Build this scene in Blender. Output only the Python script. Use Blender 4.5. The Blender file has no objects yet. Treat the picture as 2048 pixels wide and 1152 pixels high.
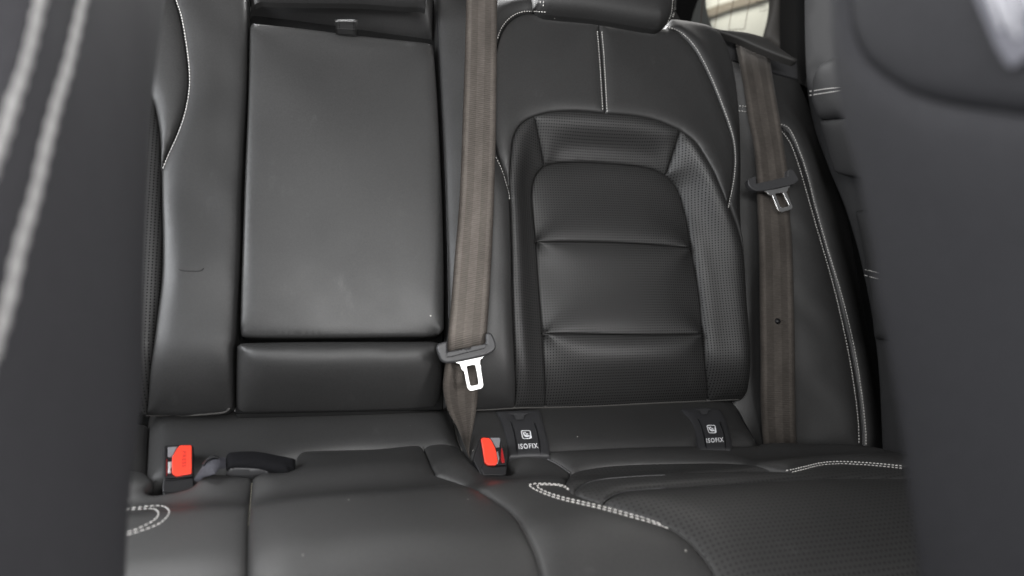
import bpy, bmesh, math, random
import numpy as np
from mathutils import Vector, Matrix
from mathutils.bvhtree import BVHTree
from mathutils.geometry import delaunay_2d_cdt, tessellate_polygon
random.seed(7); np.random.seed(7)
scene = bpy.context.scene
COL = scene.collection
A = np.array
def nrm(v): v = A(v, float); return v/np.linalg.norm(v)

# ------------------------------------------------------------------ camera
F = 1365.0                                   # focal length in pixels of a 2048 wide picture (24 mm lens)
LEAN = math.radians(25)
Xc = nrm([5410., 2, F]); Sc = A([-342., -6536, F]); Sc = nrm(Sc - Xc*(Sc@nrm(Sc)*0+Sc@Xc)); Nc = np.cross(Sc, Xc); Nc = -Nc if Nc[2] > 0 else Nc
Zc = math.cos(LEAN)*Sc + math.sin(LEAN)*Nc; Yc = math.sin(LEAN)*Sc - math.cos(LEAN)*Nc
C2W = A([Xc, Yc, Zc])                        # camera (x right, y down, z forward) -> world
BASE = A([0, 0, 0.55])                       # foot of the rear backrest above the car floor
CAM = C2W @ -A([0, (830-576)/F, 1.0]) + BASE
cam_d = bpy.data.cameras.new('camera'); cam = bpy.data.objects.new('camera', cam_d); COL.objects.link(cam)
cam_d.sensor_width = 36; cam_d.lens = F/2048*36; cam_d.clip_start = 0.02; cam_d.clip_end = 60
rx, ry, rz = C2W @ A([1., 0, 0]), C2W @ A([0, -1., 0]), C2W @ A([0, 0, -1.])
cam.matrix_world = Matrix(((rx[0], ry[0], rz[0], CAM[0]), (rx[1], ry[1], rz[1], CAM[1]), (rx[2], ry[2], rz[2], CAM[2]), (0, 0, 0, 1)))
cam_d.dof.use_dof = True; cam_d.dof.focus_distance = 1.02; cam_d.dof.aperture_fstop = 2.2; cam_d.dof.aperture_blades = 7
scene.camera = cam
scene.view_settings.view_transform = 'Standard'; scene.view_settings.look = 'None'
scene.view_settings.exposure = 0.0; scene.view_settings.gamma = 1.0

# ------------------------------------------------------------------ light: the windows of the car, and one added fill lamp
w = bpy.data.worlds.new('World'); scene.world = w; w.use_nodes = True
w.node_tree.nodes['Background'].inputs[0].default_value = (1.0, 0.985, 0.99, 1)
w.node_tree.nodes['Background'].inputs[1].default_value = 0.11
def area(name, loc, target, sx, sy, power, col):
    d = bpy.data.lights.new(name, 'AREA'); d.shape = 'RECTANGLE'; d.size = sx; d.size_y = sy; d.energy = power; d.color = col
    o = bpy.data.objects.new(name, d); COL.objects.link(o); o.location = loc
    o.rotation_euler = (Vector(target)-Vector(loc)).to_track_quat('-Z', 'Y').to_euler(); return o
area('sunroof_light', BASE+A([-0.42, -0.92, 0.88]), BASE+A([-0.36, -0.62, 0.0]), 0.70, 0.42, 10, (1.0, 0.995, 0.985))
area('windscreen_light', BASE+A([-0.18, -1.9, 0.95]), BASE+A([0.0, 0.1, 0.2]), 1.3, 0.60, 24, (1.0, 0.995, 0.985))
area('rear_glass_light', BASE+A([-0.30, 0.46, 0.815]), BASE+A([-0.25, -0.40, -0.05]), 1.1, 0.10, 20, (1.0, 1.0, 1.0))
area('left_front_window_light', BASE+A([-1.05, -1.1, 0.6]), BASE+A([0.3, 0, 0.2]), 0.6, 0.4, 7, (0.95, 0.97, 1.0))
area('left_window_light', BASE+A([-1.15, -0.42, 0.66]), BASE+A([0, -0.1, 0.2]), 0.8, 0.45, 16, (0.95, 0.97, 1.0))
area('left_seat_fill_light', BASE+A([0.62, -1.6, 0.50]), BASE+A([-0.45, -0.6, 0.25]), 0.6, 0.4, 8, (1.0, 0.98, 0.98)).data.spread = math.radians(70)  # added fill lamp, beam narrowed onto the left front seat to brighten it
OUT = BASE+A([1.38, 1.95, 0.85])                                      # a point on the wall seen through the rear window
area('outdoor_light', OUT+A([-0.2, -0.75, 1.1]), OUT, 1.0, 0.6, 60, (1.0, 0.975, 0.94))

# ------------------------------------------------------------------ helpers: rays, planes
def ray(px, py): return C2W @ A([(px-1024)/F, (py-576)/F, 1.0])
class Plane:
    def __init__(s, P, N, up=(0, 0, 1), extra=None):
        s.P = A(P, float); s.N = nrm(N); s.U = nrm(np.cross(up, s.N)); s.V = np.cross(s.N, s.U); s.extra = extra
    def ex(s, uv): return s.extra(uv) if s.extra else np.zeros(len(uv))
    def un(s, pts, h):
        pts = A(pts, float); h = np.broadcast_to(A(h, float), (len(pts),))
        R = A([ray(*p) for p in pts]); e = np.zeros(len(pts))
        for _ in range(12 if s.extra else 1):
            t = ((s.P-CAM)@s.N + h + e)/(R@s.N)
            W = CAM + R*t[:, None] - s.P; uv = np.stack([W@s.U, W@s.V], 1)
            e = 0.5*e + 0.5*s.ex(uv) if s.extra else e
        return uv
    def w(s, uv, h): return s.P + np.outer(uv[:, 0], s.U) + np.outer(uv[:, 1], s.V) + np.outer(np.broadcast_to(h, (len(uv),)), s.N)
def at(px, py, depth): return CAM + ray(px, py)*depth
def spline(pts, step=5.0, closed=False):
    P = [A(p, float) for p in pts]; n = len(P); out = []
    if n == 2 and not closed:
        m = max(2, int(np.linalg.norm(P[1]-P[0])/step)); return [P[0]+(P[1]-P[0])*t for t in np.linspace(0, 1, m+1)]
    for i in range(n if closed else n-1):
        g = lambda k: P[k % n] if closed else P[min(max(k, 0), n-1)]
        a, b, c, d = g(i-1), g(i), g(i+1), g(i+2)
        if not closed and i == 0: a = 2*b-c
        if not closed and i == n-2: d = 2*c-b
        m = max(1, int(np.linalg.norm(c[:2]-b[:2])/step))
        for k in range(m):
            t = k/m; out.append(.5*((2*b)+(c-a)*t+(2*a-5*b+4*c-d)*t*t+(3*b-a-3*c+d)*t**3))
    if not closed: out.append(P[-1])
    return out
ORIG = {}
def tag(o, label=None, cat=None, group=None, kind=None):
    if label: o['label'] = label
    if cat: o['category'] = cat
    if group: o['group'] = group
    if kind: o['kind'] = kind
def thing(name, label, cat, loc, group=None):
    o = bpy.data.objects.new(name, None); COL.objects.link(o); o.location = loc; o.empty_display_size = .05
    tag(o, label, cat, group); ORIG[o.name] = A(loc, float); return o
BVH = []
def mesh(name, parent, V, faces, mat, uv=None, smooth=True, kind=None, solid=True, uvf=None):
    V = A(V, float); org = ORIG[parent.name] if parent else A([0, 0, 0.])
    me = bpy.data.meshes.new(name); me.from_pydata([tuple(v) for v in V-org], [], [tuple(f) for f in faces]); me.update()
    if smooth: me.polygons.foreach_set('use_smooth', [True]*len(me.polygons))
    if uv is not None:
        l = me.uv_layers.new(name='UVMap'); idx = np.zeros(len(me.loops), int); me.loops.foreach_get('vertex_index', idx)
        l.data.foreach_set('uv', A(uv, float)[idx].astype(np.float32).ravel())
    me.materials.append(mat); o = bpy.data.objects.new(name, me); COL.objects.link(o)
    if parent: o.parent = parent
    ORIG[o.name] = org
    if kind: o['kind'] = kind
    if solid: BVH.append(BVHTree.FromPolygons([Vector(v) for v in V], [list(f) for f in faces]))
    return o
def cast(px, py):
    d = Vector(ray(px, py)); L = d.length; d.normalize(); best = None
    for b in BVH:
        p, n, i, t = b.ray_cast(Vector(CAM), d)
        if p and (best is None or t < best[2]): best = (A(p), A(n), t)
    if best is None: return None
    n = best[1]; n = -n if n@A(d) > 0 else n
    return best[0], n
def inside(P, poly):
    x, y = P[:, 0][:, None], P[:, 1][:, None]; a = poly; b = np.roll(poly, -1, 0)
    c = ((a[:, 1] > y) != (b[:, 1] > y)) & (x < (b[:, 0]-a[:, 0])*(y-a[:, 1])/(b[:, 1]-a[:, 1]+1e-12)+a[:, 0])
    return c.sum(1) % 2 == 1
def dist(P, poly):
    a = poly; b = np.roll(poly, -1, 0); out = np.empty(len(P)); ab = b-a; L = (ab**2).sum(1)+1e-18
    for i in range(0, len(P), 1500):
        p = P[i:i+1500][:, None, :]; t = np.clip(((p-a)*ab).sum(2)/L, 0, 1)
        out[i:i+1500] = np.sqrt((((p-a)-ab*t[:, :, None])**2).sum(2)).min(1)
    return out
def panel(name, parent, plane, segs, mat, rr=.005, rh=.004, puff=0.0, R=.03, res=.008, skirt=.03, step=5, wob=None, under=None):
    """an upholstered panel: outline given as joined curves with a height each, rolled edges, padded middle"""
    pts, hs, bpx = [], [], []
    for si, (s, h) in enumerate(segs):
        sp = spline(s, step); hh = np.linspace(h[0], h[1], len(sp)) if isinstance(h, tuple) else np.full(len(sp), h)
        if under and si == under[0]: bpx = sp
        for p, q in zip(sp, hh):
            if not pts or np.hypot(*(p-pts[-1])) > .8: pts.append(p); hs.append(q)
    if np.hypot(*(pts[0]-pts[-1])) < .8: pts.pop(); hs.pop()
    hs = A(hs); o = plane.un(pts, hs)
    if under:                                                     # the lower edge tucks under in a long curve
        def tuck(uv):
            b = A(bl); a, c = b[:-1], b[1:]; ab = c-a; p = uv[:, None, :]; t = np.clip(((p-a)*ab).sum(2)/((ab**2).sum(1)+1e-18), 0, 1)
            dd = np.sqrt((((p-a)-ab*t[:, :, None])**2).sum(2)).min(1); return under[1]*(1-np.clip(dd/under[2], 0, 1))**2
        for _ in range(4): bl = plane.un(bpx, -under[1]); o = plane.un(pts, hs-tuck(o))
    n = len(o)
    nx = np.roll(o, -1, 0); wgt = np.linalg.norm(nx-o, axis=1)
    area2 = (o[:, 0]*nx[:, 1]-nx[:, 0]*o[:, 1]).sum()
    if area2 < 0: o = o[::-1].copy(); hs = hs[::-1].copy(); nx = np.roll(o, -1, 0); wgt = np.linalg.norm(nx-o, axis=1)
    tang = np.roll(o, -1, 0)-np.roll(o, 1, 0); tang /= np.linalg.norm(tang, axis=1)[:, None]+1e-12
    nin = np.stack([-tang[:, 1], tang[:, 0]], 1)
    lo, hi = o.min(0), o.max(0)
    gx, gy = np.meshgrid(np.arange(lo[0], hi[0], res), np.arange(lo[1], hi[1], res*.87)); gx[1::2] += res/2
    G = np.stack([gx.ravel(), gy.ravel()], 1); G += (np.random.rand(*G.shape)-.5)*res*.1
    G = G[inside(G, o)]; G = G[dist(G, o) > rr*1.25]
    rings = []
    for k in (.1, .28, .55, .95):
        q = o + nin*rr*k; q = q[inside(q, o)]; q = q[dist(q, o) > rr*k*.9]; rings.append(q)
    P = np.concatenate([o]+rings+[G])
    r = delaunay_2d_cdt([Vector(p) for p in P], [], [list(range(n))], 1, 1e-7)
    Q = A([tuple(v) for v in r[0]]); faces = [list(f) for f in r[2]]
    d = dist(Q, o); hb = np.empty(len(Q))
    for i in range(0, len(Q), 2000):
        dd = ((Q[i:i+2000][:, None, :]-o)**2).sum(2)+1e-9; ww = wgt/dd**1.5; hb[i:i+2000] = (ww*hs).sum(1)/ww.sum(1)
    t = np.clip(d/rr, 0, 1); q = np.clip(d/(R*1.15), 0, 1); h = hb + puff*(1-(1-q)**3) - rh*(1-np.sqrt(1-(1-t)**2)) + plane.ex(Q)
    if wob:
        a, s = wob; ph = np.random.rand(6)*6.28
        h += a*(np.sin(Q[:, 0]*s+ph[0]+np.sin(Q[:, 1]*s*.7+ph[1]))*np.sin(Q[:, 1]*s*.8+ph[2]+np.sin(Q[:, 0]*s*.6+ph[3])))*np.clip(d/.02, 0, 1)
    if under: h = h-tuck(Q)
    V = plane.w(Q, h)
    cnt = {}
    for f in faces:
        for a, b in zip(f, f[1:]+f[:1]): cnt[(a, b)] = 1
    bd = [e for e in cnt if (e[1], e[0]) not in cnt]
    ids = sorted({v for e in bd for v in e}); m = {v: i for i, v in enumerate(ids)}; k = len(ids); N0 = len(V)
    V = np.concatenate([V, V[ids], V[ids]-plane.N*skirt]); UV = np.concatenate([Q, Q[ids], Q[ids]])
    faces += [[N0+m[b], N0+m[a], N0+k+m[a], N0+k+m[b]] for a, b in bd]
    return mesh(name, parent, V, faces, mat, uv=UV)
def tube_geo(C, rad, k=8, N=None, flat=1.0):
    C = A(C); n = len(C); T = np.gradient(C, axis=0); T /= np.linalg.norm(T, axis=1)[:, None]+1e-12
    rad = np.broadcast_to(A(rad, float), (n,)); V = []; f = []
    for i in range(n):
        u = N[i] if N is not None else A([.3, -.8, .5]); u = u-T[i]*(u@T[i]); u /= np.linalg.norm(u)+1e-12; v = np.cross(T[i], u)
        for j in range(k):
            a = 2*math.pi*j/k; V.append(C[i]+rad[i]*(flat*math.cos(a)*u+math.sin(a)*v))
    for i in range(n-1):
        for j in range(k): f.append([i*k+j, i*k+(j+1) % k, (i+1)*k+(j+1) % k, (i+1)*k+j])
    f.append(list(range(k))[::-1]); f.append([(n-1)*k+j for j in range(k)]); return V, f
def trace(curve, lift=0.0, step=4):
    C, N = [], []
    for p in spline(curve, step):
        h = cast(*p)
        if h: C.append(h[0]+h[1]*lift); N.append(h[1])
    C, N = A(C), A(N)
    for _ in range(2):                                            # smooth small steps across seams
        if len(C) > 4: C[1:-1] = (C[:-2]+2*C[1:-1]+C[2:])/4; N[1:-1] = (N[:-2]+2*N[1:-1]+N[2:])/4
    return C, N/np.linalg.norm(N, axis=1)[:, None]
def piping(name, parent, curve, rad, mat, lift=0.0, kind=None, flat=1.0, bulge=None):
    C, N = trace(curve, lift); r = rad
    if bulge is not None:
        s = np.concatenate([[0], np.cumsum(np.linalg.norm(np.diff(C, axis=0), axis=1))]); ss = np.arange(0, s[-1], bulge/10)
        C = np.stack([np.interp(ss, s, C[:, i]) for i in range(3)], 1); N = np.stack([np.interp(ss, s, N[:, i]) for i in range(3)], 1)
        r = rad*(.62+.38*np.abs(np.sin(ss/bulge*math.pi)))
    V, f = tube_geo(C, r, 10, N, flat); return mesh(name, parent, V, f, mat, kind=kind, solid=False)
def stitches(parent, curves, mat, pitch=.0050, ln=.0032, rad=.00085, lift=.0006):
    """rows of single thread stitches laid on whatever surface lies there, one mesh per seam"""
    V, f = [], []
    for c in curves:
        C, N = trace(c, 0, 2.5)
        if len(C) < 3: continue
        s = np.concatenate([[0], np.cumsum(np.linalg.norm(np.diff(C, axis=0), axis=1))])
        x = random.random()*pitch*.3
        while x+ln < s[-1]:
            ss = np.linspace(x, x+ln, 5); c5 = np.stack([np.interp(ss, s, C[:, i]) for i in range(3)], 1); n5 = np.stack([np.interp(ss, s, N[:, i]) for i in range(3)], 1)
            c5 = c5+n5*(A([-.3, .75, 1, .75, -.3])*lift)[:, None]; v, ff = tube_geo(c5, A([.5, .95, 1, .95, .5])*rad*(.92+.16*random.random()), 6, n5, .8)
            b = len(V); V += v; f += [[i+b for i in q] for q in ff]; x += pitch*(.96+.08*random.random())
    return mesh('stitching', parent, V, f, mat, kind='stuff', solid=False)
def plate(name, parent, plane, outer, h, thick, mat, holes=(), bevel=.0008, rnd=False, solid=True, dome=0):
    """solid plate of real thickness with an outline (and holes), bevelled"""
    loops = [outer]+list(holes)
    loops = [spline(l, 4, True) if rnd else l for l in loops]
    uvs = [plane.un(l, h) for l in loops]; flat = np.concatenate(uvs); n = len(flat)
    tris = tessellate_polygon([[Vector((p[0], p[1], 0)) for p in l] for l in uvs])
    V = np.concatenate([plane.w(flat, h), plane.w(flat, h-thick)])
    F_ = []
    for t in tris:
        a, b, c = [flat[i] for i in t]; s = (b[0]-a[0])*(c[1]-a[1])-(c[0]-a[0])*(b[1]-a[1]); t = list(t) if s > 0 else list(t)[::-1]
        F_ += [t, [i+n for i in t[::-1]]]
    o0 = 0
    for l in uvs:
        m = len(l)
        for i in range(m): F_.append([o0+i, o0+(i+1) % m, o0+(i+1) % m+n, o0+i+n])
        o0 += m
    o = mesh(name, parent, V, F_, mat, uv=np.concatenate([flat, flat]), smooth=True, solid=solid)
    bm = bmesh.new(); bm.from_mesh(o.data); bmesh.ops.recalc_face_normals(bm, faces=bm.faces)
    bmesh.ops.dissolve_limit(bm, angle_limit=.01, verts=bm.verts, edges=bm.edges)
    bm.to_mesh(o.data); bm.free()
    o.data.polygons.foreach_set('use_smooth', [True]*len(o.data.polygons))
    if bevel:
        b = o.modifiers.new('bevel', 'BEVEL'); b.width = bevel; b.segments = 3; b.limit_method = 'ANGLE'; b.angle_limit = math.radians(35); b.harden_normals = True
    return o
def ribbon(name, parent, plane, rows, mat, thick=.0013, sag=0.0, n=9):
    """woven belt: rows of (left px, right px, height left, height right)"""
    L = spline([A([r[0][0], r[0][1], r[2]*1e4]) for r in rows], 8); Rr = spline([A([r[1][0], r[1][1], r[3]*1e4]) for r in rows], 8)
    m = 90
    def rs(S):
        S = A(S); s = np.concatenate([[0], np.cumsum(np.linalg.norm(np.diff(S[:, :2], axis=0), axis=1))]); t = np.linspace(0, s[-1], m)
        return np.stack([np.interp(t, s, S[:, i]) for i in range(3)], 1)
    L, Rr = rs(L), rs(Rr); wl = plane.w(plane.un(L[:, :2], L[:, 2]/1e4), L[:, 2]/1e4); wr = plane.w(plane.un(Rr[:, :2], Rr[:, 2]/1e4), Rr[:, 2]/1e4)
    s = np.concatenate([[0], np.cumsum(np.linalg.norm(np.diff((wl+wr)/2, axis=0), axis=1))])
    V, UV, f = [], [], []
    for side in (0, 1):
        for i in range(m):
            for j in range(n):
                t = j/(n-1); p = wl[i]*(1-t)+wr[i]*t; e = 1-abs(2*t-1)**6
                V.append(p+plane.N*(sag*(4*t*(1-t))+(.5*thick*e if side == 0 else -.5*thick*e-.0002))); UV.append((t, s[i]))
    g = m*n
    for i in range(m-1):
        for j in range(n-1):
            q = [i*n+j, (i+1)*n+j, (i+1)*n+j+1, i*n+j+1]; f.append(q); f.append([k+g for k in q[::-1]])
        for j in (0, n-1): f.append([i*n+j, (i+1)*n+j, (i+1)*n+j+g, i*n+j+g])
    return mesh(name, parent, V, f, mat, uv=UV)

# ------------------------------------------------------------------ materials
def material(name): m = bpy.data.materials.new(name); m.use_nodes = True; nt = m.node_tree; return m, nt, nt.nodes['Principled BSDF']
def nd(nt, t, **k):
    n = nt.nodes.new(t)
    for a, b in k.items(): setattr(n, a, b)
    return n
def math_n(nt, op, a, b=None):
    n = nd(nt, 'ShaderNodeMath', operation=op)
    for i, v in enumerate((a, b)):
        if v is None: continue
        if isinstance(v, (int, float)): n.inputs[i].default_value = v
        else: nt.links.new(v, n.inputs[i])
    return n.outputs[0]
def leather(name, col, rough=.48, perf=0, pdark=.1, dust=0.0, grain=.2, spec=.5, scuff=.5):
    m, nt, b = material(name); L = nt.links.new
    tc = nd(nt, 'ShaderNodeTexCoord'); obj = tc.outputs['Object']
    n1 = nd(nt, 'ShaderNodeTexNoise'); n1.inputs['Scale'].default_value = 7; n1.inputs['Detail'].default_value = 5; L(obj, n1.inputs['Vector'])
    n2 = nd(nt, 'ShaderNodeTexNoise'); n2.inputs['Scale'].default_value = 420; n2.inputs['Detail'].default_value = 3; L(obj, n2.inputs['Vector'])
    vo = nd(nt, 'ShaderNodeTexVoronoi', feature='DISTANCE_TO_EDGE'); vo.inputs['Scale'].default_value = 520; L(obj, vo.inputs['Vector'])
    mr = nd(nt, 'ShaderNodeMapRange'); mr.inputs[1].default_value = .3; mr.inputs[2].default_value = .7; mr.inputs[3].default_value = rough-.06; mr.inputs[4].default_value = rough+.08; L(n1.outputs[0], mr.inputs[0])
    mc = nd(nt, 'ShaderNodeMix', data_type='RGBA'); mc.inputs[6].default_value = (*[c*.62 for c in col], 1); mc.inputs[7].default_value = (*[c*1.38 for c in col], 1); L(n2.outputs[0], mc.inputs[0])
    colout = mc.outputs[2]
    mp0 = nd(nt, 'ShaderNodeMapping'); mp0.inputs['Scale'].default_value = (26, 26, 7); mp0.inputs['Rotation'].default_value = (.5, .2, .4); L(obj, mp0.inputs['Vector'])
    ns = nd(nt, 'ShaderNodeTexNoise'); ns.inputs['Scale'].default_value = 1; ns.inputs['Detail'].default_value = 7; ns.inputs['Roughness'].default_value = .7; L(mp0.outputs[0], ns.inputs['Vector'])
    sm = nd(nt, 'ShaderNodeMapRange', interpolation_type='SMOOTHSTEP'); sm.inputs[1].default_value = .60; sm.inputs[2].default_value = .78; L(ns.outputs[0], sm.inputs[0])
    ms = nd(nt, 'ShaderNodeMix', data_type='RGBA'); L(math_n(nt, 'MULTIPLY', sm.outputs[0], scuff), ms.inputs[0]); L(colout, ms.inputs[6]); ms.inputs[7].default_value = (*[c*2.2 for c in col], 1); colout = ms.outputs[2]
    rout = math_n(nt, 'SUBTRACT', mr.outputs[0], math_n(nt, 'MULTIPLY', sm.outputs[0], scuff*.12))
    hgt = math_n(nt, 'ADD', math_n(nt, 'MINIMUM', vo.outputs[0], .25), math_n(nt, 'MULTIPLY', n2.outputs[0], .5))
    bump = nd(nt, 'ShaderNodeBump'); bump.inputs['Strength'].default_value = grain; bump.inputs['Distance'].default_value = .0006; L(hgt, bump.inputs['Height'])
    nout = bump.outputs[0]
    n3 = nd(nt, 'ShaderNodeTexNoise'); n3.inputs['Scale'].default_value = 38; n3.inputs['Detail'].default_value = 4; L(obj, n3.inputs['Vector'])
    b3 = nd(nt, 'ShaderNodeBump'); b3.inputs['Strength'].default_value = .05; b3.inputs['Distance'].default_value = .004; L(n3.outputs[0], b3.inputs['Height']); L(nout, b3.inputs['Normal']); nout = b3.outputs[0]
    if perf:
        uv = nd(nt, 'ShaderNodeUVMap'); sep = nd(nt, 'ShaderNodeSeparateXYZ'); L(uv.outputs[0], sep.inputs[0])
        fx = math_n(nt, 'SUBTRACT', math_n(nt, 'FRACT', math_n(nt, 'DIVIDE', sep.outputs[0], perf)), .5); fy = math_n(nt, 'SUBTRACT', math_n(nt, 'FRACT', math_n(nt, 'DIVIDE', sep.outputs[1], perf)), .5)
        dd = math_n(nt, 'SQRT', math_n(nt, 'ADD', math_n(nt, 'MULTIPLY', fx, fx), math_n(nt, 'MULTIPLY', fy, fy)))
        pm = nd(nt, 'ShaderNodeMapRange', interpolation_type='SMOOTHSTEP'); pm.inputs[1].default_value = .15; pm.inputs[2].default_value = .27; L(dd, pm.inputs[0])
        mp = nd(nt, 'ShaderNodeMix', data_type='RGBA'); L(pm.outputs[0], mp.inputs[0]); mp.inputs[6].default_value = (*[c*pdark for c in col], 1); L(colout, mp.inputs[7]); colout = mp.outputs[2]
        L(math_n(nt, 'MULTIPLY', math_n(nt, 'MAXIMUM', pm.outputs[0], pdark), spec), b.inputs['Specular IOR Level'])
        b2 = nd(nt, 'ShaderNodeBump'); b2.inputs['Strength'].default_value = .22; b2.inputs['Distance'].default_value = .0008; L(pm.outputs[0], b2.inputs['Height']); L(nout, b2.inputs['Normal']); nout = b2.outputs[0]
    else: b.inputs['Specular IOR Level'].default_value = spec
    if dust:
        v2 = nd(nt, 'ShaderNodeTexVoronoi'); v2.inputs['Scale'].default_value = 38; L(obj, v2.inputs['Vector'])
        sp = nd(nt, 'ShaderNodeSeparateColor'); L(v2.outputs['Color'], sp.inputs[0])
        on = math_n(nt, 'MULTIPLY', math_n(nt, 'LESS_THAN', v2.outputs['Distance'], math_n(nt, 'MULTIPLY', sp.outputs[1], .045)), math_n(nt, 'LESS_THAN', sp.outputs[0], dust))
        md = nd(nt, 'ShaderNodeMix', data_type='RGBA'); L(on, md.inputs[0]); L(colout, md.inputs[6]); md.inputs[7].default_value = (.42, .41, .38, 1); colout = md.outputs[2]
    L(colout, b.inputs['Base Color']); L(rout, b.inputs['Roughness']); L(nout, b.inputs['Normal']); return m
LC = (.024, .0237, .0236)
M_leather = leather('black_leather', LC, dust=.12)
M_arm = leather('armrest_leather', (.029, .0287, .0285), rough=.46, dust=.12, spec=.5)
M_perf = leather('perforated_leather', LC, perf=.0042, pdark=.08)
M_perf_seat = leather('perforated_seat_leather', LC, perf=.0062, pdark=.6, dust=.1)
M_seat = leather('black_seat_leather', LC, dust=.5)
M_front = leather('front_seat_leather', (.017, .017, .019), rough=.8, spec=.15)
def simple(name, col, rough=.5, metal=0., noise=0., spec=.5, sheen=0., nscale=300, bump=0.):
    m, nt, b = material(name); b.inputs['Base Color'].default_value = (*col, 1); b.inputs['Roughness'].default_value = rough; b.inputs['Metallic'].default_value = metal
    b.inputs['Specular IOR Level'].default_value = spec; b.inputs['Sheen Weight'].default_value = sheen
    tc = nd(nt, 'ShaderNodeTexCoord'); n = nd(nt, 'ShaderNodeTexNoise'); n.inputs['Scale'].default_value = nscale; n.inputs['Detail'].default_value = 4; nt.links.new(tc.outputs['Object'], n.inputs['Vector'])
    if noise:
        mc = nd(nt, 'ShaderNodeMix', data_type='RGBA'); mc.inputs[6].default_value = (*[c*(1-noise) for c in col], 1); mc.inputs[7].default_value = (*[c*(1+noise) for c in col], 1)
        nt.links.new(n.outputs[0], mc.inputs[0]); nt.links.new(mc.outputs[2], b.inputs['Base Color'])
    if bump:
        bu = nd(nt, 'ShaderNodeBump'); bu.inputs['Strength'].default_value = bump; bu.inputs['Distance'].default_value = .001; nt.links.new(n.outputs[0], bu.inputs['Height']); nt.links.new(bu.outputs[0], b.inputs['Normal'])
    return m
M_thread = simple('white_thread', (.60, .585, .56), .8, noise=.15)
M_cream = simple('cream_thread', (.62, .58, .46), .8, noise=.2)
M_cord = simple('grey_cord', (.15, .148, .147), .85, noise=.2, nscale=60)
M_black = simple('black_plastic', (.007, .007, .008), .42, noise=.2, spec=.35)
M_ledgep = simple('soft_black_plastic', (.022, .021, .020), .6, noise=.2)
M_door = leather('door_leather', (.026, .026, .027), rough=.6, spec=.4)
M_tab = simple('tab_leather', (.010, .010, .010), .5, noise=.3, spec=.3, bump=.2, nscale=700)
M_void = simple('black_carpet', (.006, .006, .006), .95, spec=.1)
M_fuzz = simple('black_flock', (.006, .006, .007), .9, noise=.5, spec=.12, bump=.6, nscale=500)
M_grey = simple('grey_plastic', (.045, .045, .047), .42, noise=.15, bump=.08, nscale=900)
M_trim = simple('dark_trim', (.05, .046, .042), .7, noise=.3, nscale=500, bump=.2)
M_metal = simple('plated_steel', (.82, .82, .82), .33, 1.0, noise=.06, nscale=80)
M_red = simple('red_plastic', (.78, .048, .024), .3, noise=.05)
M_redd = simple('dark_red_plastic', (.25, .006, .008), .3)
M_redl = simple('pressed_red', (.34, .012, .008), .45)
M_hem = simple('frayed_hem', (.06, .058, .055), .95, noise=.7, nscale=900, bump=.8)
M_white = simple('white_print', (.75, .76, .78), .6)
M_tag = simple('lilac_tag', (.065, .065, .078), .7, noise=.1)
M_ramp = simple('smoke_plastic', (.16, .16, .17), .25, noise=.1)
M_tagprint = simple('tag_print', (.26, .26, .28), .7)
M_flap = simple('flap_plastic', (.026, .026, .028), .5, noise=.2, bump=.1, nscale=1200)
M_wall = simple('outdoor_wall', (.62, .595, .54), .9, noise=.08, nscale=3)
M_band = simple('outdoor_band', (.26, .22, .175), .9, noise=.2, nscale=6)
M_line = simple('heater_line', (.09, .045, .025), .6)
M_print = simple('dark_print', (.03, .028, .03), .6)
M_strap = simple('grey_strap', (.034, .034, .042), .75, noise=.6, nscale=260, bump=.8)
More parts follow.
